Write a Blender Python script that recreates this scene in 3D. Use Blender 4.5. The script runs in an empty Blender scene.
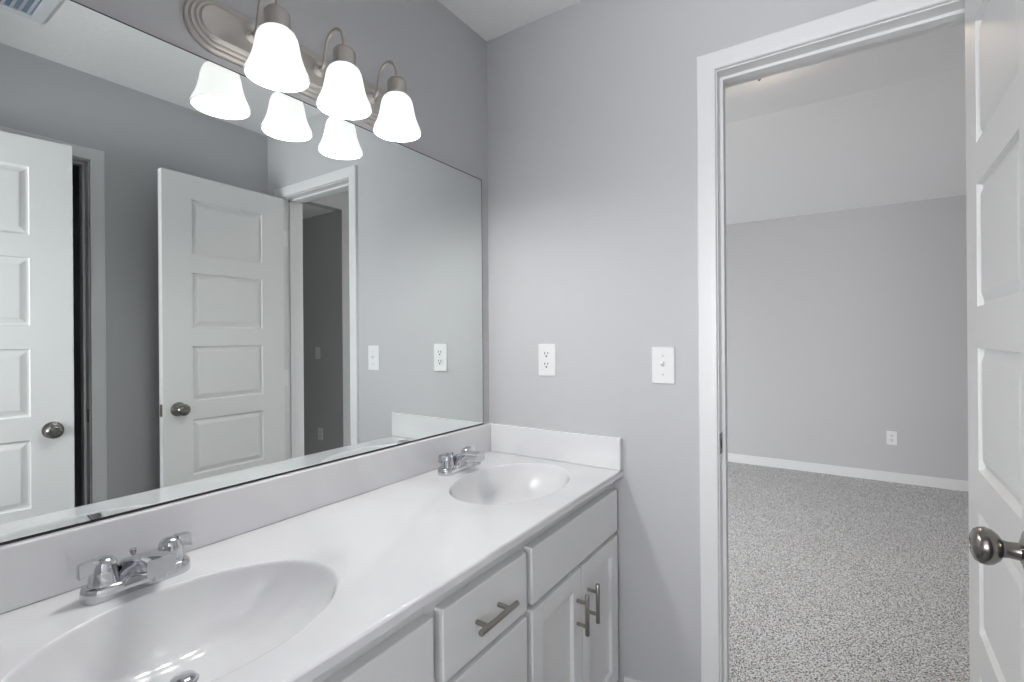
import bpy, bmesh, math
from mathutils import Vector, Matrix
from math import sin, cos, pi, radians as R

C = bpy.context.scene.collection
S = bpy.context.scene

# ------------------------------------------------------------------ camera
F_PX, YAW, HORIZ, ROLL = 484.9, 0.5902, 337.76, -0.0073
cam = bpy.data.cameras.new('camera')
cam.sensor_fit = 'HORIZONTAL'
cam.sensor_width = 36.0
cam.lens = F_PX / 1024 * 36.0
cam.shift_y = (HORIZ - 341.0) / 1024
cam.clip_start = 0.02
co = bpy.data.objects.new('camera', cam)
C.objects.link(co)
fw = Vector((-sin(YAW), cos(YAW), 0)); rt = Vector((cos(YAW), sin(YAW), 0)); up = Vector((0, 0, 1))
cr = rt * cos(ROLL) + up * sin(ROLL)
cu = -rt * sin(ROLL) + up * cos(ROLL)
co.matrix_world = Matrix((
    (cr.x, cu.x, -fw.x, 1.1525), (cr.y, cu.y, -fw.y, -1.5544), (cr.z, cu.z, -fw.z, 1.2588), (0, 0, 0, 1)))
S.camera = co

# ------------------------------------------------------------------ world, exposure, area lights
S.view_settings.view_transform = 'Standard'
S.view_settings.look = 'None'
S.view_settings.gamma = 1.0
S.view_settings.use_curve_mapping = False
S.view_settings.exposure = 0.08
w = bpy.data.worlds.new('sky'); S.world = w
w.use_nodes = True
w.node_tree.nodes['Background'].inputs[0].default_value = (0.80, 0.90, 1.0, 1)
w.node_tree.nodes['Background'].inputs[1].default_value = 1.0

def area(name, loc, direction, sx, sy, power, color):
    l = bpy.data.lights.new(name, 'AREA'); l.shape = 'RECTANGLE'
    l.size = sx; l.size_y = sy; l.energy = power; l.color = color
    o = bpy.data.objects.new(name, l); C.objects.link(o)
    o.location = loc
    o.rotation_euler = Vector(direction).to_track_quat('-Z', 'Y').to_euler()
    return o
area('added_bedroom_daylight', (-1.45, -0.12, 1.45), (0.25, 1, -1.6), 1.5, 1.3, 135, (0.96, 0.985, 1.0))  # added unseen daylight, tilted down to lift the carpet and sloped ceiling
area('added_hall_fill', (0.98, -3.12, 1.45), (0, 1, 0.8), 0.9, 0.9, 64, (0.97, 0.98, 1.0))  # added fill from behind the camera, tilted up to brighten walls and ceiling

SHADE_GLOW = 0.82
BULB_GLOW = 200.0
DOME_GLOW = 48.0

# ------------------------------------------------------------------ materials
def mat(name, color, rough=0.5, metal=0.0, spec=0.5, emit=None, coat=0.0):
    m = bpy.data.materials.new(name); m.use_nodes = True
    b = m.node_tree.nodes['Principled BSDF']
    b.inputs['Base Color'].default_value = (*color, 1)
    b.inputs['Roughness'].default_value = rough
    b.inputs['Metallic'].default_value = metal
    b.inputs['Specular IOR Level'].default_value = spec
    b.inputs['Coat Weight'].default_value = coat
    if emit:
        b.inputs['Emission Color'].default_value = (*emit[0], 1)
        b.inputs['Emission Strength'].default_value = emit[1]
    return m

def bump(m, scale, strength, dist=0.002, detail=3.0):
    nt = m.node_tree; b = nt.nodes['Principled BSDF']
    tc = nt.nodes.new('ShaderNodeTexCoord'); n = nt.nodes.new('ShaderNodeTexNoise')
    n.inputs['Scale'].default_value = scale; n.inputs['Detail'].default_value = detail
    bp = nt.nodes.new('ShaderNodeBump'); bp.inputs['Strength'].default_value = strength
    bp.inputs['Distance'].default_value = dist
    nt.links.new(tc.outputs['Object'], n.inputs['Vector'])
    nt.links.new(n.outputs['Fac'], bp.inputs['Height'])
    nt.links.new(bp.outputs['Normal'], b.inputs['Normal'])
    return m

M_WALL = bump(mat('grey_wall_paint', (0.574, 0.573, 0.585), 0.75, spec=0.25), 90, 0.06)
M_CEIL = bump(mat('white_ceiling_paint', (0.90, 0.90, 0.90), 0.9, spec=0.1), 45, 0.5, 0.003, 4)
M_TRIM = mat('white_trim_paint', (0.80, 0.80, 0.805), 0.38)
M_DOOR = mat('white_door_paint', (0.86, 0.86, 0.855), 0.36)
M_CAB = mat('white_cabinet_paint', (0.80, 0.80, 0.80), 0.35)
M_KICK = mat('toe_kick_paint', (0.70, 0.70, 0.70), 0.5)  # slightly darker than the cabinet paint
M_PLATE = mat('white_plastic', (0.86, 0.86, 0.86), 0.3)
M_DARK = mat('dark_slot', (0.03, 0.03, 0.03), 0.6)
M_NICKEL = mat('brushed_nickel', (0.62, 0.585, 0.545), 0.33, 1.0)
M_PULL = mat('dark_brushed_nickel', (0.36, 0.34, 0.31), 0.32, 1.0)
M_KNOB = mat('satin_nickel_knob', (0.27, 0.255, 0.235), 0.24, 1.0)
M_STRIKE = mat('dark_strike_metal', (0.20, 0.195, 0.19), 0.4, 1.0)
M_HINGE = mat('bright_hinge_metal', (0.9, 0.9, 0.88), 0.35, 1.0)
M_CHROME = mat('chrome', (0.58, 0.59, 0.61), 0.06, 1.0)
M_VENT = mat('vent_white_metal', (0.78, 0.80, 0.83), 0.45)
M_VENTIN = mat('vent_inner_blue', (0.26, 0.34, 0.46), 0.5)
M_FLOOR = mat('grey_vinyl', (0.30, 0.295, 0.29), 0.45)
M_CLOSET = mat('closet_wall_paint', (0.58, 0.58, 0.59), 0.8)
M_EDGE = mat('mirror_dark_edge', (0.035, 0.038, 0.038), 0.5, 0.0, 0.2)
M_SHADE = mat('lit_frosted_glass', (0.85, 0.85, 0.84), 0.35, emit=((1.0, 0.99, 0.985), SHADE_GLOW))
M_SHADE_IN = mat('frosted_glass_inner', (0.88, 0.88, 0.87), 0.5)
M_BULB = mat('lit_bulb', (0.9, 0.9, 0.9), 0.4, emit=((1.0, 0.99, 0.985), BULB_GLOW))
M_DOME = mat('lit_ceiling_dome_glass', (0.85, 0.83, 0.80), 0.35, emit=((1.0, 0.80, 0.60), DOME_GLOW))

M_MIRROR = mat('silvered_mirror', (0.845, 0.885, 0.868), 0.0, 1.0)
M_MIRROR.node_tree.nodes['Principled BSDF'].inputs['Specular IOR Level'].default_value = 0.5

def marble():
    m = mat('cultured_marble', (0.86, 0.86, 0.87), 0.07, coat=0.3)
    nt = m.node_tree; b = nt.nodes['Principled BSDF']
    tc = nt.nodes.new('ShaderNodeTexCoord')
    n1 = nt.nodes.new('ShaderNodeTexNoise'); n1.inputs['Scale'].default_value = 2.2
    n1.inputs['Detail'].default_value = 3; n1.inputs['Distortion'].default_value = 1.6
    r = nt.nodes.new('ShaderNodeValToRGB')
    r.color_ramp.elements[0].position = 0.40; r.color_ramp.elements[0].color = (0.77, 0.765, 0.78, 1)
    r.color_ramp.elements[1].position = 0.60; r.color_ramp.elements[1].color = (0.82, 0.82, 0.825, 1)
    nt.links.new(tc.outputs['Object'], n1.inputs['Vector'])
    nt.links.new(n1.outputs['Fac'], r.inputs['Fac'])
    nt.links.new(r.outputs['Color'], b.inputs['Base Color'])
    return m
M_MARBLE = marble()

def carpet():
    m = mat('speckled_grey_carpet', (0.3, 0.3, 0.3), 0.95, spec=0.05)
    nt = m.node_tree; b = nt.nodes['Principled BSDF']
    tc = nt.nodes.new('ShaderNodeTexCoord')
    n1 = nt.nodes.new('ShaderNodeTexNoise'); n1.inputs['Scale'].default_value = 185; n1.inputs['Detail'].default_value = 2.5
    n1.inputs['Roughness'].default_value = 0.65
    n2 = nt.nodes.new('ShaderNodeTexNoise'); n2.inputs['Scale'].default_value = 3.0; n2.inputs['Detail'].default_value = 3
    r = nt.nodes.new('ShaderNodeValToRGB')
    e = r.color_ramp.elements
    e[0].position = 0.41; e[0].color = (0.06, 0.06, 0.06, 1)
    e[1].position = 0.55; e[1].color = (0.90, 0.90, 0.905, 1)
    k = r.color_ramp.elements.new(0.47); k.color = (0.58, 0.58, 0.583, 1)
    mx = nt.nodes.new('ShaderNodeMix'); mx.data_type = 'RGBA'; mx.blend_type = 'MULTIPLY'
    mx.inputs[0].default_value = 0.12
    nt.links.new(tc.outputs['Object'], n1.inputs['Vector']); nt.links.new(tc.outputs['Object'], n2.inputs['Vector'])
    nt.links.new(n1.outputs['Fac'], r.inputs['Fac'])
    nt.links.new(r.outputs['Color'], mx.inputs[6]); nt.links.new(n2.outputs['Fac'], mx.inputs[7])
    nt.links.new(mx.outputs[2], b.inputs['Base Color'])
    bp = nt.nodes.new('ShaderNodeBump'); bp.inputs['Strength'].default_value = 0.7; bp.inputs['Distance'].default_value = 0.006
    nt.links.new(n1.outputs['Fac'], bp.inputs['Height']); nt.links.new(bp.outputs['Normal'], b.inputs['Normal'])
    return m
M_CARPET = carpet()

# ------------------------------------------------------------------ mesh helpers
def link(name, bm, material, parent=None, smooth=False, angle=None, flip_up=None):
    bmesh.ops.recalc_face_normals(bm, faces=bm.faces)
    if flip_up is not None:
        bm.normal_update()
        for f in bm.faces:
            if f.normal.z < -0.5 and f.calc_center_median().z > flip_up - 1e-4: f.normal_flip()
    me = bpy.data.meshes.new(name); bm.to_mesh(me); bm.free()
    mats = material if isinstance(material, (list, tuple)) else [material]
    for k in mats: me.materials.append(k)
    if smooth:
        for p in me.polygons: p.use_smooth = True
        if angle is not None and hasattr(me, 'set_sharp_from_angle'):
            me.set_sharp_from_angle(angle=R(angle))
    o = bpy.data.objects.new(name, me); C.objects.link(o)
    if parent: o.parent = parent
    return o

def tag(o, label=None, cat=None, group=None, kind=None):
    if label: o['label'] = label
    if cat: o['category'] = cat
    if group: o['group'] = group
    if kind: o['kind'] = kind
    return o

def empty(name, loc=(0, 0, 0), rotz=0.0):
    o = bpy.data.objects.new(name, None); C.objects.link(o)
    o.location = loc; o.rotation_euler = (0, 0, rotz); o.empty_display_size = 0.05
    return o

def box(bm, x0, x1, y0, y1, z0, z1, bev=0.0, seg=2):
    x0, x1 = sorted((x0, x1)); y0, y1 = sorted((y0, y1)); z0, z1 = sorted((z0, z1))
    v = [bm.verts.new((x, y, z)) for x in (x0, x1) for y in (y0, y1) for z in (z0, z1)]
    idx = [(0, 1, 3, 2), (4, 6, 7, 5), (0, 4, 5, 1), (2, 3, 7, 6), (0, 2, 6, 4), (1, 5, 7, 3)]
    fs = [bm.faces.new([v[i] for i in q]) for q in idx]
    if bev > 0:
        es = list({e for f in fs for e in f.edges})
        bmesh.ops.bevel(bm, geom=es, offset=bev, segments=seg, affect='EDGES', profile=0.5, clamp_overlap=True)

def bxo(name, dims, material, parent=None, bev=0.0, seg=2):
    bm = bmesh.new(); box(bm, *dims, bev=bev, seg=seg)
    return link(name, bm, material, parent)

def frame_for(d):
    d = d.normalized()
    a = Vector((0, 0, 1)) if abs(d.z) < 0.9 else Vector((1, 0, 0))
    u = d.cross(a).normalized(); v = d.cross(u).normalized()
    return u, v

def tube(bm, pts, radii, n=16, cap=True):
    pts = [Vector(p) for p in pts]
    if not isinstance(radii, (list, tuple)): radii = [radii] * len(pts)
    rings = []
    u = None
    for i, p in enumerate(pts):
        if i == 0: d = pts[1] - pts[0]
        elif i == len(pts) - 1: d = pts[-1] - pts[-2]
        else: d = (pts[i + 1] - pts[i]).normalized() + (pts[i] - pts[i - 1]).normalized()
        d.normalize()
        if u is None: u, v = frame_for(d)
        else:
            u = (u - d * u.dot(d)).normalized(); v = d.cross(u).normalized()
        rings.append([bm.verts.new(p + (u * cos(2 * pi * k / n) + v * sin(2 * pi * k / n)) * radii[i]) for k in range(n)])
    for a, b in zip(rings, rings[1:]):
        for k in range(n):
            bm.faces.new((a[k], a[(k + 1) % n], b[(k + 1) % n], b[k]))
    if cap:
        bm.faces.new(rings[0]); bm.faces.new(rings[-1])

def lathe(bm, prof, origin=(0, 0, 0), axis=(0, 0, 1), n=32, closed=False):
    """prof: list of (r, h) along axis."""
    o = Vector(origin); d = Vector(axis).normalized(); u, v = frame_for(d)
    rings = []
    for r, h in prof:
        if r < 1e-6: rings.append([bm.verts.new(o + d * h)])
        else: rings.append([bm.verts.new(o + d * h + (u * cos(2 * pi * k / n) + v * sin(2 * pi * k / n)) * r) for k in range(n)])
    pairs = list(zip(rings, rings[1:]))
    if closed: pairs.append((rings[-1], rings[0]))
    for a, b in pairs:
        for k in range(n):
            k2 = (k + 1) % n
            if len(a) == 1 and len(b) == 1: continue
            if len(a) == 1: bm.faces.new((a[0], b[k], b[k2]))
            elif len(b) == 1: bm.faces.new((a[k], a[k2], b[0]))
            else: bm.faces.new((a[k], a[k2], b[k2], b[k]))
    if not closed:
        for ring in (rings[0], rings[-1]):
            if len(ring) > 2: bm.faces.new(ring)

def smoothcurve(pts, sub=6):
    P = [Vector(p) for p in pts]; out = []
    for i in range(len(P) - 1):
        p0 = P[max(i - 1, 0)]; p1 = P[i]; p2 = P[i + 1]; p3 = P[min(i + 2, len(P) - 1)]
        for k in range(sub):
            t = k / sub
            out.append(0.5 * ((2 * p1) + (p2 - p0) * t + (2 * p0 - 5 * p1 + 4 * p2 - p3) * t * t + (3 * p1 - p0 - 3 * p2 + p3) * t ** 3))
    out.append(P[-1]); return out

def struct(name, dims, material, label):
    """dims: list of boxes making one setting mesh."""
    bm = bmesh.new()
    for d in dims: box(bm, *d)
    return tag(link(name, bm, material), label, kind='structure')

# ------------------------------------------------------------------ room shell
W = 1.60; CH = 2.44; T = 0.115
DX0, DX1, DZ = 0.858, 1.454, 2.053          # doorway to the bedroom, finished faces
CY0, CY1 = -1.52, -0.815                   # closet doorway in the right wall, finished faces
BY = 3.69; BX0, BX1 = -2.6, 2.655; BZ = 2.74
BACK = -3.0
J = 0.018

bwx0, bwx1, bwz0, bwz1 = -2.2, -0.7, 0.8, 2.1
struct('wall_left', [(-0.1, 0, BACK - 0.1, 0, 0, 2.75)], M_WALL, 'grey bathroom wall carrying the mirror and the lamp bar')
struct('wall_far', [(BX0 - 0.1, bwx0, 0, T, 0, 2.85), (bwx0, bwx1, 0, T, 0, bwz0), (bwx0, bwx1, 0, T, bwz1, 2.85), (bwx1, DX0 - J, 0, T, 0, 2.85), (DX1 + J, 4.5, 0, T, 0, 2.85), (DX0 - J, DX1 + J, 0, T, DZ + J, 2.85)],
       M_WALL, 'grey end wall with the open doorway to the carpeted room')
struct('wall_right', [(W, W + T, CY1 + J, 0, 0, 2.75), (W, W + T, BACK - 0.1, CY0 - J, 0, 2.75), (W, W + T, CY0 - J, CY1 + J, DZ + J, 2.75)],
       M_WALL, 'grey wall opposite the mirror with the closet doorway')
wx0, wx1, wz0, wz1 = 0.53, 1.43, 1.0, 1.9
struct('wall_back', [(0, wx0, BACK - 0.1, BACK, 0, 2.75), (wx1, W, BACK - 0.1, BACK, 0, 2.75), (wx0, wx1, BACK - 0.1, BACK, 0, wz0), (wx0, wx1, BACK - 0.1, BACK, wz1, 2.75)],
       M_WALL, 'grey hall wall behind the viewer with an added window')
EY = -1.70; EX0, EX1, EZ = 0.72, 1.500, 2.055
struct('wall_entry', [(0, EX0 - J, EY - T, EY, 0, 2.44), (EX1 + J, W, EY - T, EY, 0, 2.44), (EX0 - J, EX1 + J, EY - T, EY, EZ + J, 2.44)],
       M_WALL, 'grey wall behind the viewer with the entry doorway')
struct('ceiling_bathroom', [(0, W, BACK, 0, CH, CH + 0.1)], M_CEIL, 'white ceiling above the vanity mirror')
struct('floor_bathroom', [(0, W + T, BACK, T * 0.4, -0.08, 0)], M_FLOOR, 'grey bathroom floor at the vanity toe')

# bedroom
struct('floor_bedroom', [(BX0, 4.5, T * 0.4, BY, -0.08, 0.004)], M_CARPET, 'speckled grey carpet in the room beyond the doorway')
struct('wall_bedroom_back', [(BX0 - 0.1, BX1 + 0.1, BY, BY + 0.1, 0, 2.85)], M_WALL, 'plain grey wall at the far end of the carpeted room')
struct('wall_bedroom_left', [(BX0 - 0.1, BX0, T, BY, 0, 2.85)], M_WALL, 'grey wall on the left of the carpeted room')
NZ = 2.455; NY = 1.3
struct('wall_bedroom_right', [(BX1, BX1 + 0.1, NY, BY, 0, 2.85), (BX1, BX1 + 0.1, T, NY, NZ, 2.85)], M_WALL,
       'grey side wall of the carpeted room, a sliver in the mirrored doorway')
struct('wall_bedroom_nook', [(BX1 + 0.1, 4.5, NY, NY + 0.1, 0, 2.6), (4.4, 4.5, T, NY, 0, 2.6)], M_WALL,
       'shaded grey wall seen through the doorway in the mirror')
struct('ceiling_nook', [(BX1 + 0.1, 4.4, T, NY, NZ, NZ + 0.1)], M_CEIL, 'low white ceiling over the nook in the mirrored doorway')
struct('ceiling_bedroom', [(BX0, BX1, T, 2.09, BZ, BZ + 0.1)], M_CEIL, 'flat white ceiling of the carpeted room')
bm = bmesh.new()
vs = [bm.verts.new((x, y, z)) for x in (BX0, BX1) for (y, z) in ((2.09, BZ), (BY, 2.375), (BY, 2.475), (2.09, BZ + 0.1))]
bm.faces.new(vs[:4]); bm.faces.new(vs[4:])
for k in range(4): bm.faces.new((vs[k], vs[(k + 1) % 4], vs[4 + (k + 1) % 4], vs[4 + k]))
tag(link('ceiling_slope', bm, M_CEIL), 'sloping white ceiling falling to the far wall of the carpeted room', kind='structure')
# closet behind the right wall
struct('wall_closet', [(W + 0.75, W + 0.85, -1.75, -0.45, 0, 2.6), (W + T, W + 0.75, -1.75, -1.65, 0, 2.6), (W + T, W + 0.75, -0.55, -0.45, 0, 2.6)],
       M_CLOSET, 'unlit closet walls in the gap of the ajar door')
struct('ceiling_closet', [(W + T, W + 0.75, -1.65, -0.55, CH, CH + 0.1)], M_CLOSET, 'unlit ceiling inside the closet')
struct('floor_closet', [(W + T, W + 0.75, -1.65, -0.55, -0.08, 0)], M_FLOOR, 'grey floor inside the closet')

# added windows, with sash frames and glazing bar, never in view, framing the added daylight
def window(name, mk, u0, u1, z0, z1, label):
    bm = bmesh.new()
    for (a, b, c, d) in ((u0, u0 + .05, z0, z1), (u1 - .05, u1, z0, z1), (u0 + .05, u1 - .05, z0, z0 + .05), (u0 + .05, u1 - .05, z1 - .05, z1), (u0 + .05, u1 - .05, (z0 + z1) / 2 - .02, (z0 + z1) / 2 + .02)):
        box(bm, *mk(a, b), c, d)
    tag(link(name, bm, M_TRIM), label, kind='structure')
window('added_window_1', lambda a, b: (a, b, BACK - 0.08, BACK - 0.03), wx0, wx1, wz0, wz1, 'white frame of an added unseen window in the wall behind the viewer')
window('added_window_2', lambda a, b: (a, b, 0.03, 0.08), bwx0, bwx1, bwz0, bwz1, 'white frame of an added unseen window in the near wall of the carpeted room')

# ------------------------------------------------------------------ door frames
CAS = [(0.003, 0.0), (0.003, 0.0115), (0.0050, 0.0135), (0.017, 0.0148), (0.047, 0.016), (0.0525, 0.016), (0.0555, 0.013), (0.0555, 0.0)]
def casing(name, s0, s1, zt, mp, label, prof=CAS):
    bm = bmesh.new()
    lines = []
    for o, h in prof:
        lines.append([bm.verts.new(mp(*p)) for p in ((s0 - o, 0.005, h), (s0 - o, zt + o, h), (s1 + o, zt + o, h), (s1 + o, 0.005, h))])
    for a, b in zip(lines, lines[1:]):
        for k in range(3): bm.faces.new((a[k], a[k + 1], b[k + 1], b[k]))
    a, b = lines[-1], lines[0]
    for k in range(3): bm.faces.new((a[k], a[k + 1], b[k + 1], b[k]))
    bm.faces.new([l[0] for l in lines]); bm.faces.new([l[3] for l in lines])
    return tag(link(name, bm, M_TRIM), label, kind='structure')
casing('trim_1', DX0, DX1, DZ, lambda s, z, h: (s, -h, z), 'white casing around the open doorway beside the light switch')
casing('trim_2', CY0, CY1, DZ, lambda s, z, h: (W - h, s, z), 'white casing around the closet doorway seen in the mirror')
casing('trim_3', DX0, DX1, DZ, lambda s, z, h: (s, T + h, z), 'white casing on the far side of the open doorway')

def jamb(name, s0, s1, zt, depth, mp, label, stop0, stop1):
    """mp(s0,s1,d0,d1) -> x0,x1,y0,y1 with d the distance behind the room-side wall face."""
    bm = bmesh.new()
    box(bm, *mp(s0 - J, s0, 0, depth), 0.005, zt); box(bm, *mp(s1, s1 + J, 0, depth), 0.005, zt); box(bm, *mp(s0 - J, s1 + J, 0, depth), zt, zt + J)
    box(bm, *mp(s0, s0 + .010, stop0, stop1), 0.005, zt - .010, bev=.001); box(bm, *mp(s1 - .010, s1, stop0, stop1), 0.005, zt - .010, bev=.002)
    box(bm, *mp(s0, s1, stop0, stop1), zt - .010, zt, bev=.002)
    return tag(link(name, bm, M_TRIM), label, kind='structure')
j1 = jamb('trim_4', DX0, DX1, DZ, T, lambda a, b, c, d: (a, b, c, d), 'white jamb lining the open doorway, metal strike plate on its left side', 0.040, 0.074)
jamb('trim_6', EX0, EX1, EZ, T, lambda a, b, c, d: (a, b, EY - d, EY - c), 'white jamb lining the entry doorway behind the viewer', 0.040, 0.074)
j2 = jamb('trim_5', CY0, CY1, DZ, T, lambda a, b, c, d: (W + c, W + d, a, b), 'white jamb lining the closet doorway beside the ajar door', 0.040, 0.074)
sp = bxo('strike_plate', (DX0 - .0005, DX0 + .0015, 0.001, 0.038, 0.903, 0.965), M_STRIKE, j1, .0005)
bxo('latch_hole', (DX0 + .0012, DX0 + .0019, 0.011, 0.027, 0.920, 0.948), M_DARK, sp)
for hz in (1.83, 1.04, 0.25): bxo('hinge_plate', (DX1 - .0018, DX1 + .0005, 0.001, 0.030, hz - .044, hz + .044), M_HINGE, j1, .0004)
sp2 = bxo('strike_plate', (W + .004, W + .033, CY1 - .0015, CY1 + .0005, 0.898, 0.957), M_PULL, j2, .0005)

# ------------------------------------------------------------------ baseboards
def baseboard(name, boxes, label):
    bm = bmesh.new()
    for (d, h) in boxes: box(bm, *d, 0.002, h, bev=0.004)
    tag(link(name, bm, M_TRIM), label, kind='structure')
baseboard('baseboard_far', [((0.556, 0.7925, -0.013, 0), 0.130)], 'white baseboard between the vanity and the doorway casing')
baseboard('baseboard_right', [((W - 0.013, W, CY1 + .065, -0.015), 0.130), ((W - 0.013, W, EY, CY0 - .065), 0.130)], 'white baseboard along the wall opposite the mirror')
baseboard('baseboard_bedroom_back', [((BX0, BX1, BY - 0.013, BY), 0.088)], 'white baseboard below the far wall of the carpeted room')
baseboard('baseboard_bedroom_right', [((BX1 - 0.013, BX1, NY, BY - .013), 0.088)], 'white baseboard on the side wall of the carpeted room')
baseboard('baseboard_nook', [((BX1 + 0.1, 4.4, NY - 0.013, NY), 0.088)], 'white baseboard below the shaded nook wall')

# ------------------------------------------------------------------ doors
PZ = [(1.655, 1.915), (1.308, 1.568), (0.960, 1.220), (0.612, 0.872), (0.240, 0.524)]
def door_face(bm, wd, ht, y, out, stile=0.123):
    """panelled face at local y, outward direction out (+1/-1) along y."""
    def P(x, z, d=0.0): return bm.verts.new((x, y - out * d, z))
    def quad(a, b, c, d): bm.faces.new((P(*a), P(*b), P(*c), P(*d)))
    x0, x1 = stile, wd - stile
    quad((0, 0), (x0, 0), (x0, ht), (0, ht)); quad((x1, 0), (wd, 0), (wd, ht), (x1, ht))
    zs = [0] + [v for lo, hi in sorted(PZ) for v in (lo, hi)] + [ht]
    for k in range(0, len(zs), 2): quad((x0, zs[k]), (x1, zs[k]), (x1, zs[k + 1]), (x0, zs[k + 1]))
    for lo, hi in PZ:
        loops = []
        for ins, d in ((0, 0), (0.003, 0.010), (0.009, 0.0105), (0.027, 0.003), (0.031, 0.0025)):
            loops.append([P(x0 + ins, lo + ins, d), P(x1 - ins, lo + ins, d), P(x1 - ins, hi - ins, d), P(x0 + ins, hi - ins, d)])
        for a, b in zip(loops, loops[1:]):
            for k in range(4): bm.faces.new((a[k], a[(k + 1) % 4], b[(k + 1) % 4], b[k]))
        bm.faces.new(loops[-1])

KNOB = [(0.0325, 0.0), (0.0325, 0.004), (0.030, 0.008), (0.020, 0.011), (0.0125, 0.014), (0.0115, 0.026), (0.013, 0.032), (0.0195, 0.036),
        (0.0255, 0.043), (0.0275, 0.050), (0.0265, 0.057), (0.0225, 0.063), (0.015, 0.0665), (0.0095, 0.0672), (0.0085, 0.0655), (0.0, 0.0655)]
def make_door(name, wd, loc, rotz, label, knob_z):
    ht = 2.028
    y0, y1 = -0.043, -0.008
    bm = bmesh.new()
    x0 = 0.003
    door_face(bm, wd, ht, y0, -1); door_face(bm, wd, ht, y1, 1)
    for a, b in (((0, 0), (wd, 0)), ((wd, 0), (wd, ht)), ((wd, ht), (0, ht)), ((0, ht), (0, 0))):
        bm.faces.new([bm.verts.new(p) for p in ((a[0], y0, a[1]), (b[0], y0, b[1]), (b[0], y1, b[1]), (a[0], y1, a[1]))])
    bmesh.ops.remove_doubles(bm, verts=bm.verts, dist=1e-5)
    for v in bm.verts: v.co.x += x0; v.co.z += 0.010
    d = link(name, bm, M_DOOR)
    d.location = loc; d.rotation_euler = (0, 0, rotz)
    tag(d, label, 'door', kind='structure')
    kx = x0 + wd - 0.062
    for yy, s in ((y0, -1), (y1, 1)):
        bm = bmesh.new(); lathe(bm, KNOB, (kx, yy, knob_z), (0, s, 0), 32)
        link('door_knob', bm, M_KNOB, d, True, 40)
    bxo('latch_plate', (x0 + wd - .0005, x0 + wd + .0015, y0 + .006, y1 - .006, knob_z - .028, knob_z + .028), M_PULL, d, .0005)
    for hz in (1.82, 1.03, 0.24):
        bm = bmesh.new()
        tube(bm, [(0, 0, hz - .045), (0, 0, hz + .045)], .006, 12)
        tube(bm, [(0, 0, hz - .050), (0, 0, hz - .045)], [.003, .0065], 12); tube(bm, [(0, 0, hz + .045), (0, 0, hz + .050)], [.0065, .003], 12)
        box(bm, -.0005, .0028, -.040, .001, hz - .044, hz + .044)
        link('hinge', bm, M_HINGE, d, True, 40)
    return d
make_door('door_1', 0.592, (1.4485, -0.0215, 0), R(-90 - 2.0), 'white five-panel door swung open at the right of the doorway', 0.940)
make_door('door_2', 0.757, (1.4975, -1.672, 0), R(90 + 8.3), 'open white five-panel door standing before the closet casing at the left of the mirror', 0.912)

# ------------------------------------------------------------------ vanity top with two integral bowls
CT = 0.814; CD = 0.556; CL = -1.475
SINKS = [(0.312, -0.303), (0.312, -1.194)]
SA, SB = 0.167, 0.231
FRONT = CD - 0.005
bm = bmesh.new()
def ell(cx, cy, k, s, z): return (cx + SA * s * cos(k), cy + SB * s * sin(k), z)
PX0, PX1, PH = 0.06, 0.52, 0.262
NS = 128
def Q(*p): bm.faces.new([bm.verts.new(q) for q in p])
def flat(x0, x1, y0, y1): Q((x0, y0, CT), (x1, y0, CT), (x1, y1, CT), (x0, y1, CT))
for cx, cy in SINKS:
    angs = sorted([2 * pi * k / NS for k in range(NS)] + [math.atan2(sy * PH / SB, (px - cx) / SA) % (2 * pi) for px in (PX0, PX1) for sy in (-1, 1)])
    def rim(k):
        dx, dy = SA * cos(k), SB * sin(k)
        t = min(((PX1 - cx) / dx) if dx > 1e-9 else ((PX0 - cx) / dx if dx < -1e-9 else 9e9), (PH / abs(dy)) if abs(dy) > 1e-9 else 9e9)
        return (cx + dx * t, cy + dy * t, CT)
    for a, b in zip(angs, angs[1:] + [angs[0] + 2 * pi]):
        if abs(b - a) < 1e-6: continue
        Q(ell(cx, cy, a, 1, CT), rim(a), rim(b), ell(cx, cy, b, 1, CT))
ys = [0.0, SINKS[0][1] + PH, SINKS[0][1] - PH, SINKS[1][1] + PH, SINKS[1][1] - PH, CL]
flat(0, PX0, CL, 0); flat(PX1, FRONT, CL, 0)
flat(PX0, PX1, ys[1], 0); flat(PX0, PX1, ys[3], ys[2]); flat(PX0, PX1, CL, ys[4])
edge = [(FRONT, CT)] + [(FRONT + .005 * sin(t), CT - .005 + .005 * cos(t)) for t in (pi / 8, pi / 4, 3 * pi / 8, pi / 2)] + [(CD, CT - .019), (CD - .003, CT - .022), (0, CT - .022)]
for (xa, za), (xb, zb) in zip(edge[:-1], edge[1:-1]): Q((xa, 0, za), (xb, 0, zb), (xb, CL, zb), (xa, CL, za))
for y in (0, CL): Q(*([(0, y, CT)] + [(x, y, z) for x, z in edge]))
Q((0, 0, CT), (0, CL, CT), (0, CL, CT - .022), (0, 0, CT - .022))
bmesh.ops.remove_doubles(bm, verts=bm.verts, dist=1e-5)
top = link('countertop', bm, M_MARBLE, flip_up=CT)
for p in top.data.polygons: p.use_smooth = 0.02 < abs(p.normal.z) < 0.999
tag(top, 'glossy white cultured marble vanity top with two oval bowls below the mirror', 'countertop')
PROF = [(1.0, 0), (0.992, -.0004), (0.983, -.0018), (0.974, -.0046), (0.966, -.009), (0.955, -.017), (0.935, -.030), (0.90, -.048), (0.85, -.066), (0.78, -.085),
        (0.68, -.102), (0.56, -.115), (0.42, -.125), (0.28, -.131), (0.17, -.134), (0.0, -.136)]
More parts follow.
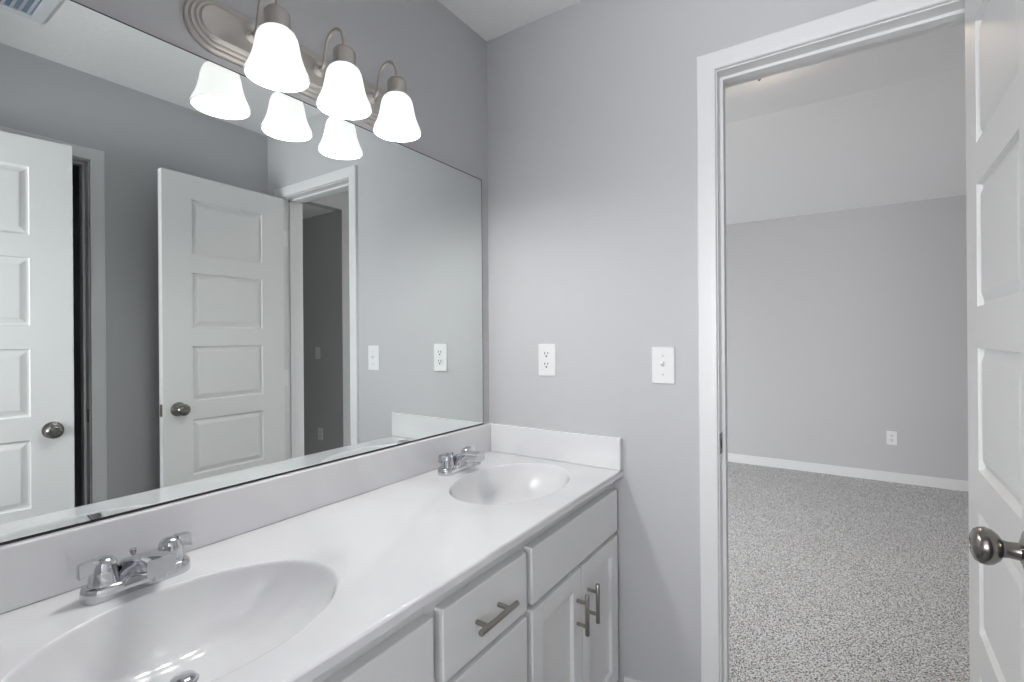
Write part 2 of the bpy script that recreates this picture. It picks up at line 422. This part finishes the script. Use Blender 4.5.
for k, (cx, cy) in enumerate(SINKS):
    bm = bmesh.new(); rings = []
    for s, z in PROF:
        if s == 0: rings.append([bm.verts.new((cx - 0.062, cy, CT + z * 0.88))])
        else: rings.append([bm.verts.new(ell(cx - 0.062 * (1 - s), cy, 2 * pi * i / NS, s, CT + z * 0.88)) for i in range(NS)])
    for a, b in zip(rings, rings[1:]):
        for i in range(NS):
            i2 = (i + 1) % NS
            if len(b) == 1: bm.faces.new((a[i], a[i2], b[0]))
            else: bm.faces.new((a[i], a[i2], b[i2], b[i]))
    bowl = link('sink_bowl', bm, M_MARBLE, top, True)
    bowl['label'] = ['far oval bowl near the end wall', 'near oval bowl cut off by the photo edge'][k]
    bm = bmesh.new()
    lathe(bm, [(0.0, 0.0), (0.022, 0.0), (0.0222, .002), (0.0205, .003), (0.0195, .006), (0.0175, .0085), (0.010, .011), (0.0, .0115)], (cx - 0.058, cy, CT - .1195), (0, 0, 1), 32)
    link('drain_stopper', bm, M_CHROME, bowl, True, 40)
bxo('backsplash', (0.0, 0.02, CL, 0.0, CT + .0002, 0.9225), M_MARBLE, top, .0035, 3)
bxo('side_splash', (0.0202, CD - .003, -0.02, 0.0, CT + .0002, 0.9225), M_MARBLE, top, .0035, 3)

# ------------------------------------------------------------------ vanity cabinets
KZ = 0.115; FX = 0.520; CABT = CT - .022
def handle(parent, loc, vertical):
    L, P = (0.056, 0.032) if vertical else (0.0655, 0.038)
    bm = bmesh.new()
    ax = Vector((0, 0, 1)) if vertical else Vector((0, 1, 0))
    c = Vector(loc) + Vector((0.031, 0, 0))
    tube(bm, [c - ax * L, c - ax * (L - .001), c + ax * (L - .001), c + ax * L], [.0052, .006, .006, .0052], 16)
    for s in (-1, 1):
        tube(bm, [Vector(loc) + ax * P * s, c + ax * P * s], .0048, 12)
    return link('handle', bm, M_PULL, parent, True, 40)

def slab(name, y0, y1, z0, z1, parent):
    return bxo(name, (FX + .0003, FX + .025, y0, y1, z0, z1), M_CAB, parent, .0025, 2)

def shaker(y0, y1, z0, z1, parent):
    fr = 0.052; bm = bmesh.new()
    xa, xb = FX + .0003, FX + .025
    box(bm, xa, xb, y0, y0 + fr, z0, z1, .0018); box(bm, xa, xb, y1 - fr, y1, z0, z1, .0018)
    box(bm, xa, xb, y0 + fr, y1 - fr, z0, z0 + fr, .0018); box(bm, xa, xb, y0 + fr, y1 - fr, z1 - fr, z1, .0018)
    box(bm, xa, xa + .013, y0 + fr - .002, y1 - fr + .002, z0 + fr - .002, z1 - fr + .002)
    return link('door', bm, M_CAB, parent)

def carcass(y0, y1, parent, rails, stile=0.036):
    """y0<y1. side panels, floor, back and the face frame."""
    bm = bmesh.new(); t = 0.015
    box(bm, 0.006, FX - .019, y0, y0 + t, KZ, CABT); box(bm, 0.006, FX - .019, y1 - t, y1, KZ, CABT)
    box(bm, 0.021, FX - .019, y0 + t, y1 - t, KZ, KZ + t); box(bm, 0.006, 0.021, y0 + t, y1 - t, KZ, 0.60)
    box(bm, FX - .019, FX, y0, y0 + stile, KZ, CABT); box(bm, FX - .019, FX, y1 - stile, y1, KZ, CABT)
    for a, b in rails: box(bm, FX - .019, FX, y0 + stile, y1 - stile, a, b)
    link('body', bm, M_CAB, parent)
    bm = bmesh.new()
    box(bm, FX - .075, FX - .06, y0, y1, 0.002, KZ)
    box(bm, 0.02, FX - .075, y0, y0 + t, 0.002, KZ); box(bm, 0.02, FX - .075, y1 - t, y1, 0.002, KZ)
    link('toe_kick', bm, M_KICK, parent)

ZT, ZM1, ZM0, ZB = 0.755, 0.618, 0.604, 0.124
RAILS = [(0.727, CABT), (0.585, 0.640), (KZ, 0.150)]
def sink_base(y0, y1, d0, d1, label):
    e = empty('sink_base_cabinet', (0, 0, 0))
    tag(e, label, 'cabinet', 'vanity sink base cabinets')
    carcass(y0, y1, e, RAILS)
    slab('false_drawer_front', d0, d1, ZM1, ZT, e)
    mid = (d0 + d1) / 2
    for (a, b, hy) in ((d0, mid - .002, mid - .034), (mid + .002, d1, mid + .037)):
        dr = shaker(a, b, ZB, ZM0, e)
        handle(dr, (FX + .0255, hy, 0.492), True)
sink_base(-0.586, -0.001, -0.567, -0.028, 'white sink base cabinet under the far bowl with two shaker doors')
sink_base(-1.472, -0.908, -1.450, -0.908, 'white sink base cabinet under the near bowl, mostly below the photo edge')
e = empty('drawer_cabinet')
tag(e, 'white cabinet of stacked slab drawers between the two sink bases', 'cabinet')
carcass(-0.9075, -0.5865, e, [(0.727, CABT), (0.585, 0.640), (0.34, 0.375), (KZ, 0.150)], 0.030)
for (a, b) in ((ZM1, ZT), (0.366, ZM0), (ZB, 0.352)):
    dr = slab('drawer', -0.882, -0.592, a, b, e)
    handle(dr, (FX + .0255, -0.746, (a + b) / 2), False)

# ------------------------------------------------------------------ faucets
def faucet(loc, label):
    e = empty('faucet', loc)
    tag(e, label, 'faucet', 'chrome faucets on the vanity top')
    bm = bmesh.new()                                   # base: stadium with a domed shoulder
    def stad(r, L, z, n=14):
        pts = []
        for s, a0 in ((1, 0), (-1, pi)):
            for k in range(n + 1):
                a = a0 + pi * k / n
                pts.append((r * cos(a), s * L + r * sin(a), z))
        return pts
    prev = None
    for r, z in ((.0275, 0), (.0278, .004), (.0274, .014), (.0262, .0195), (.0235, .0225), (.016, .0235)):
        ring = [bm.verts.new(p) for p in stad(r, .0555, z)]
        if prev:
            n = len(ring)
            for k in range(n): bm.faces.new((prev[k], prev[(k + 1) % n], ring[(k + 1) % n], ring[k]))
        else: bm.faces.new(ring)
        prev = ring
    bm.faces.new(prev)
    link('base', bm, M_CHROME, e, True, 50)
    # spout: side outline with varying width
    top_l = smoothcurve([(-.020, .012), (-.017, .034), (-.004, .052), (.024, .062), (.062, .069), (.100, .0725)], 5)
    bot_l = smoothcurve([(.0255, .004), (.027, .014), (.033, .026), (.046, .035), (.070, .040), (.100, .0425)], 5)
    bm = bmesh.new(); n = len(top_l); secs = []
    for i in range(n):
        t = i / (n - 1)
        a, b = Vector(top_l[i]), Vector(bot_l[i])
        w = .025 * (1 - t) ** 3 + .0235 - .002 * t
        sec = []
        for (f, wf) in ((0, .80), (.07, .95), (.2, 1), (.85, 1), (.96, .96), (1, .88)):
            p = a.lerp(b, f); sec.append((p, w * wf))
        ring = [bm.verts.new((p[0], ww, p[1])) for p, ww in sec] + [bm.verts.new((p[0], -ww, p[1])) for p, ww in reversed(sec)]
        secs.append(ring)
    m = len(secs[0])
    for A, B in zip(secs, secs[1:]):
        for k in range(m): bm.faces.new((A[k], A[(k + 1) % m], B[(k + 1) % m], B[k]))
    bm.faces.new(secs[0]); bm.faces.new(secs[-1])
    spout = link('spout', bm, M_CHROME, e, True, 50)
    bm = bmesh.new()
    lathe(bm, [(.0115, 0), (.0125, .002), (.0125, .012), (.0115, .014), (.0, .014)], (.086, 0, .0325), (0, 0, 1), 24)
    link('aerator', bm, M_CHROME, spout, True, 40)
    for s in (-1, 1):
        bm = bmesh.new()
        lathe(bm, [(.0225, .0165), (.0225, .024), (.0215, .028), (.0205, .044), (.0195, .053), (.0175, .060), (.0140, .0645), (.008, .067), (0, .0675)], (0, s * .0508, 0), (0, 0, 1), 28)
        # lever blade leaving the hub outward, thick and turned down at its end
        prof = [(.010, .046, .067, .0125), (.020, .047, .0665, .0105), (.029, .044, .066, .009), (.0345, .042, .0645, .008), (.0355, .043, .061, .0065)]
        rings = []
        for d, za, zb, hw in prof:
            y = s * (.0508 + d)
            rings.append([bm.verts.new(p) for p in ((-hw, y, za), (-hw * .9, y, zb), (hw * .9, y, zb), (hw, y, za))])
        for A, B in zip(rings, rings[1:]):
            for k in range(4): bm.faces.new((A[k], A[(k + 1) % 4], B[(k + 1) % 4], B[k]))
        bm.faces.new(rings[0]); bm.faces.new(rings[-1])
        link('lever_handle', bm, M_CHROME, e, True, 40)
    bm = bmesh.new()
    lathe(bm, [(.0025, .012), (.0025, .046), (.0045, .048), (.006, .054), (.005, .058), (0, .059)], (-.0245, 0, 0), (0, 0, 1), 16)
    link('lift_rod', bm, M_CHROME, e, True, 40)
    return e
faucet((0.088, SINKS[0][1] + .001, CT + .0004), 'chrome two-lever faucet behind the far bowl, next to the end wall')
faucet((0.088, SINKS[1][1] - .005, CT + .0004), 'chrome two-lever faucet behind the near bowl, in the foreground')

# ------------------------------------------------------------------ mirror
MY0, MY1, MZ0, MZ1 = -1.465, -0.046, 0.9235, 1.8765
bm = bmesh.new()
box(bm, 0.0003, 0.0055, MY0, MY1, MZ0 + .0012, MZ1)
ff = max(bm.faces, key=lambda f: f.calc_center_median().x)
bm.normal_update()
bmesh.ops.inset_individual(bm, faces=[ff], thickness=.0026, depth=0, use_even_offset=True)
for f in bm.faces: f.material_index = 0
ff.material_index = 1
mir = link('wall_mirror', bm, [M_EDGE, M_MIRROR])

tag(mir, 'wide frameless wall mirror above the white backsplash', 'mirror')
bm = bmesh.new()
box(bm, 0.0002, 0.0085, MY0, MY1, MZ0, MZ0 + .001); box(bm, 0.0062, 0.0085, MY0, MY1, MZ0 + .001, MZ0 + .002)
link('bottom_channel', bm, M_EDGE, mir)

# ------------------------------------------------------------------ vanity light bar
VY, VZ = -0.776, 1.957
light = empty('vanity_light', (0, VY, VZ))
tag(light, 'brushed nickel three-lamp bar with bell glass shades above the mirror', 'wall light')
bm = bmesh.new(); prev = None
def race(r, L, x, n=20):
    out = []
    for s, a0 in ((1, 0), (-1, pi)):
        for k in range(n + 1):
            a = a0 + pi * k / n
            out.append((x, s * L + r * sin(a), r * cos(a)))
    return out
for r, x in ((.0615, .0002), (.0615, .006), (.0595, .008), (.0545, .009), (.0520, .0115), (.0510, .0145), (.0465, .0155), (.0440, .018), (.0430, .021), (.0385, .022), (.0360, .0245), (.0345, .0265), (.030, .027)):
    ring = [bm.verts.new(p) for p in race(r, .2475, x)]
    if prev:
        n = len(ring)
        for k in range(n): bm.faces.new((prev[k], prev[(k + 1) % n], ring[(k + 1) % n], ring[k]))
    else: bm.faces.new(ring)
    prev = ring
bm.faces.new(prev)
link('backplate', bm, M_NICKEL, light, True, 25)
for dy in (-.175, 0, .176):
    bm = bmesh.new()
    lathe(bm, [(.016, .0265), (.016, .029), (.011, .032), (.007, .0335), (.006, .035)], (0, dy, .006), (1, 0, 0), 24)
    path = smoothcurve([(.030, dy, .006), (.043, dy, .009), (.052, dy, .022), (.056, dy, .046), (.065, dy, .072), (.083, dy, .087), (.105, dy, .087), (.122, dy, .074), (.130, dy, .052), (.131, dy, .032)], 5)
    tube(bm, path, .0048, 14)
    arm = link('arm', bm, M_NICKEL, light, True, 40)
    bm = bmesh.new()
    lathe(bm, [(.0, .036), (.007, .036), (.012, .033), (.021, .029), (.0265, .022), (.0275, .016), (.0275, -.008), (.0288, -.011), (.0288, -.017), (.024, -.019), (.0, -.019)], (.131, dy, 0), (0, 0, 1), 32)
    link('socket_cup', bm, M_NICKEL, arm, True, 30)
    bm = bmesh.new()
    outer = [(.026, -.016), (.0310, -.0185), (.037, -.024), (.0415, -.033), (.0445, -.045), (.0470, -.060), (.0500, -.074), (.0535, -.086), (.0580, -.098), (.0628, -.108), (.0655, -.116), (.0660, -.1205)]
    inner = [(r - .003, h) for r, h in reversed(outer)]
    lathe(bm, outer + inner, (.131, dy, 0), (0, 0, 1), 40, closed=True)
    sh = link('glass_shade', bm, [M_SHADE, M_SHADE_IN], arm, True, 50)
    for p in sh.data.polygons:
        c = p.center; out = Vector((c.x - .131, c.y - dy, 0))
        if p.normal.dot(out) < 0 or p.normal.z < -0.6: p.material_index = 1
    bm = bmesh.new()
    lathe(bm, [(.012, -.018), (.013, -.052), (.019, -.067), (.0265, -.084), (.0275, -.096), (.023, -.109), (.014, -.117), (0, -.119)], (.131, dy, 0), (0, 0, 1), 24)
    link('bulb', bm, M_BULB, arm, True, 50)

# ------------------------------------------------------------------ wall plates
def outlet(loc, rotz, label, group=None):
    """plate on a wall facing local -Y."""
    e = empty('wall_outlet', loc, rotz); tag(e, label, 'outlet', group)
    bxo('cover_plate', (-.036, .036, -.0055, -.0003, -.0585, .0585), M_PLATE, e, .0025, 2)
    for s in (-1, 1):
        bm = bmesh.new(); prev = None
        pts = [(.0165 * cos(a), max(-.0135, min(.0135, .0165 * sin(a)))) for a in [2 * pi * k / 32 for k in range(32)]]
        for y in (-.0056, -.0072):
            ring = [bm.verts.new((x, y, s * .0195 + z)) for x, z in pts]
            if prev:
                for k in range(32): bm.faces.new((prev[k], prev[(k + 1) % 32], ring[(k + 1) % 32], ring[k]))
            prev = ring
        bm.faces.new(prev)
        rc = link('receptacle', bm, M_PLATE, e)
        bm = bmesh.new()
        box(bm, -.0080, -.0050, -.0077, -.0070, s * .0195 + .0000, s * .0195 + .0095); box(bm, .0050, .0080, -.0077, -.0070, s * .0195 + .0008, s * .0195 + .0087)
        lathe(bm, [(.0034, 0), (.0034, .0007)], (0, -.0070, s * .0195 - .0065), (0, -1, 0), 12)
        link('slots', bm, M_DARK, rc)
    bm = bmesh.new(); lathe(bm, [(.003, 0), (.0027, .001), (0, .0012)], (0, -.0056, 0), (0, -1, 0), 14)
    link('screw', bm, M_PLATE, e)
    return e
def switch(loc, rotz, label, group=None):
    e = empty('light_switch', loc, rotz); tag(e, label, 'light switch', group)
    bxo('cover_plate', (-.036, .036, -.0055, -.0003, -.0585, .0585), M_PLATE, e, .0025, 2)
    bxo('toggle_collar', (-.0055, .0055, -.0064, -.0054, -.0125, .0125), M_PLATE, e, .0004, 1)
    bm = bmesh.new()
    v = [bm.verts.new(p) for p in ((-.005, -.0055, -.005), (.005, -.0055, -.005), (.005, -.0055, .009), (-.005, -.0055, .009), (-.0042, -.020, .007), (.0042, -.020, .007), (.0042, -.0185, .015), (-.0042, -.0185, .015))]
    for q in ((0, 1, 2, 3), (4, 5, 6, 7), (0, 1, 5, 4), (1, 2, 6, 5), (2, 3, 7, 6), (3, 0, 4, 7)): bm.faces.new([v[i] for i in q])
    link('toggle', bm, M_PLATE, e)
    for s in (-1, 1):
        bm = bmesh.new(); lathe(bm, [(.003, 0), (.0027, .001), (0, .0012)], (0, -.0056, s * .030), (0, -1, 0), 14)
        link('screw', bm, M_NICKEL, e)
    return e
outlet((0.267, 0, 1.177), 0, 'white duplex outlet on the end wall above the far bowl')
switch((0.692, 0, 1.168), 0, 'white toggle light switch beside the open doorway casing')
outlet((1.537, BY, 0.380), 0, 'small white outlet low on the far wall of the carpeted room')
switch((3.03, NY, 1.125), 0, 'grey-looking switch on the shaded wall seen through the mirrored doorway')
outlet((3.00, NY, 0.345), 0, 'grey-looking outlet low on the shaded wall in the mirrored doorway')

# ------------------------------------------------------------------ ceiling vent
vent = empty('ceiling_vent', (1.15, -1.19, CH)); tag(vent, 'white louvred ceiling vent seen at the top left of the mirror', 'vent')
bm = bmesh.new()
hx, hy = 0.150, 0.165; ix, iy = 0.115, 0.130
for d in ((-hx, hx, iy, hy), (-hx, hx, -hy, -iy), (-hx, -ix, -iy, iy), (ix, hx, -iy, iy)): box(bm, *d, -.008, -.0003, .002)
link('vent_frame', bm, M_VENT, vent)
bxo('vent_duct', (-ix, ix, -iy, iy, -.0022, -.0008), M_VENTIN, vent)
for k in range(12):
    y = -iy + (k + .5) * 2 * iy / 12
    bm = bmesh.new()
    box(bm, -ix, ix, -.0055, .0055, -.0006, .0006)
    bmesh.ops.rotate(bm, verts=bm.verts, cent=(0, 0, 0), matrix=Matrix.Rotation(R(28), 3, 'X'))
    bmesh.ops.translate(bm, verts=bm.verts, vec=(0, y, -.0058))
    link('louvre', bm, M_VENT, vent)

# ------------------------------------------------------------------ bedroom ceiling light
dome = empty('ceiling_light', (0.815, 1.35, BZ)); tag(dome, 'flush dome ceiling light, only its finial tip showing under the door head', 'ceiling light')
bm = bmesh.new(); lathe(bm, [(.0, -.0003), (.130, -.0003), (.134, -.005), (.132, -.014), (.124, -.019), (.0, -.019)], (0, 0, 0), (0, 0, 1), 40)
link('pan', bm, M_NICKEL, dome, True, 40)
bm = bmesh.new(); lathe(bm, [(.120, -.0192), (.117, -.026), (.108, -.037), (.090, -.048), (.060, -.056), (.030, -.060), (0, -.061)], (0, 0, 0), (0, 0, 1), 40)
link('glass_dome', bm, M_DOME, dome, True, 60)
bm = bmesh.new(); lathe(bm, [(.014, -.060), (.014, -.066), (.006, -.072), (.006, -.092), (.010, -.097), (.009, -.105), (.005, -.112), (0, -.114)], (0, 0, 0), (0, 0, 1), 20)
link('finial', bm, M_PULL, dome, True, 40)
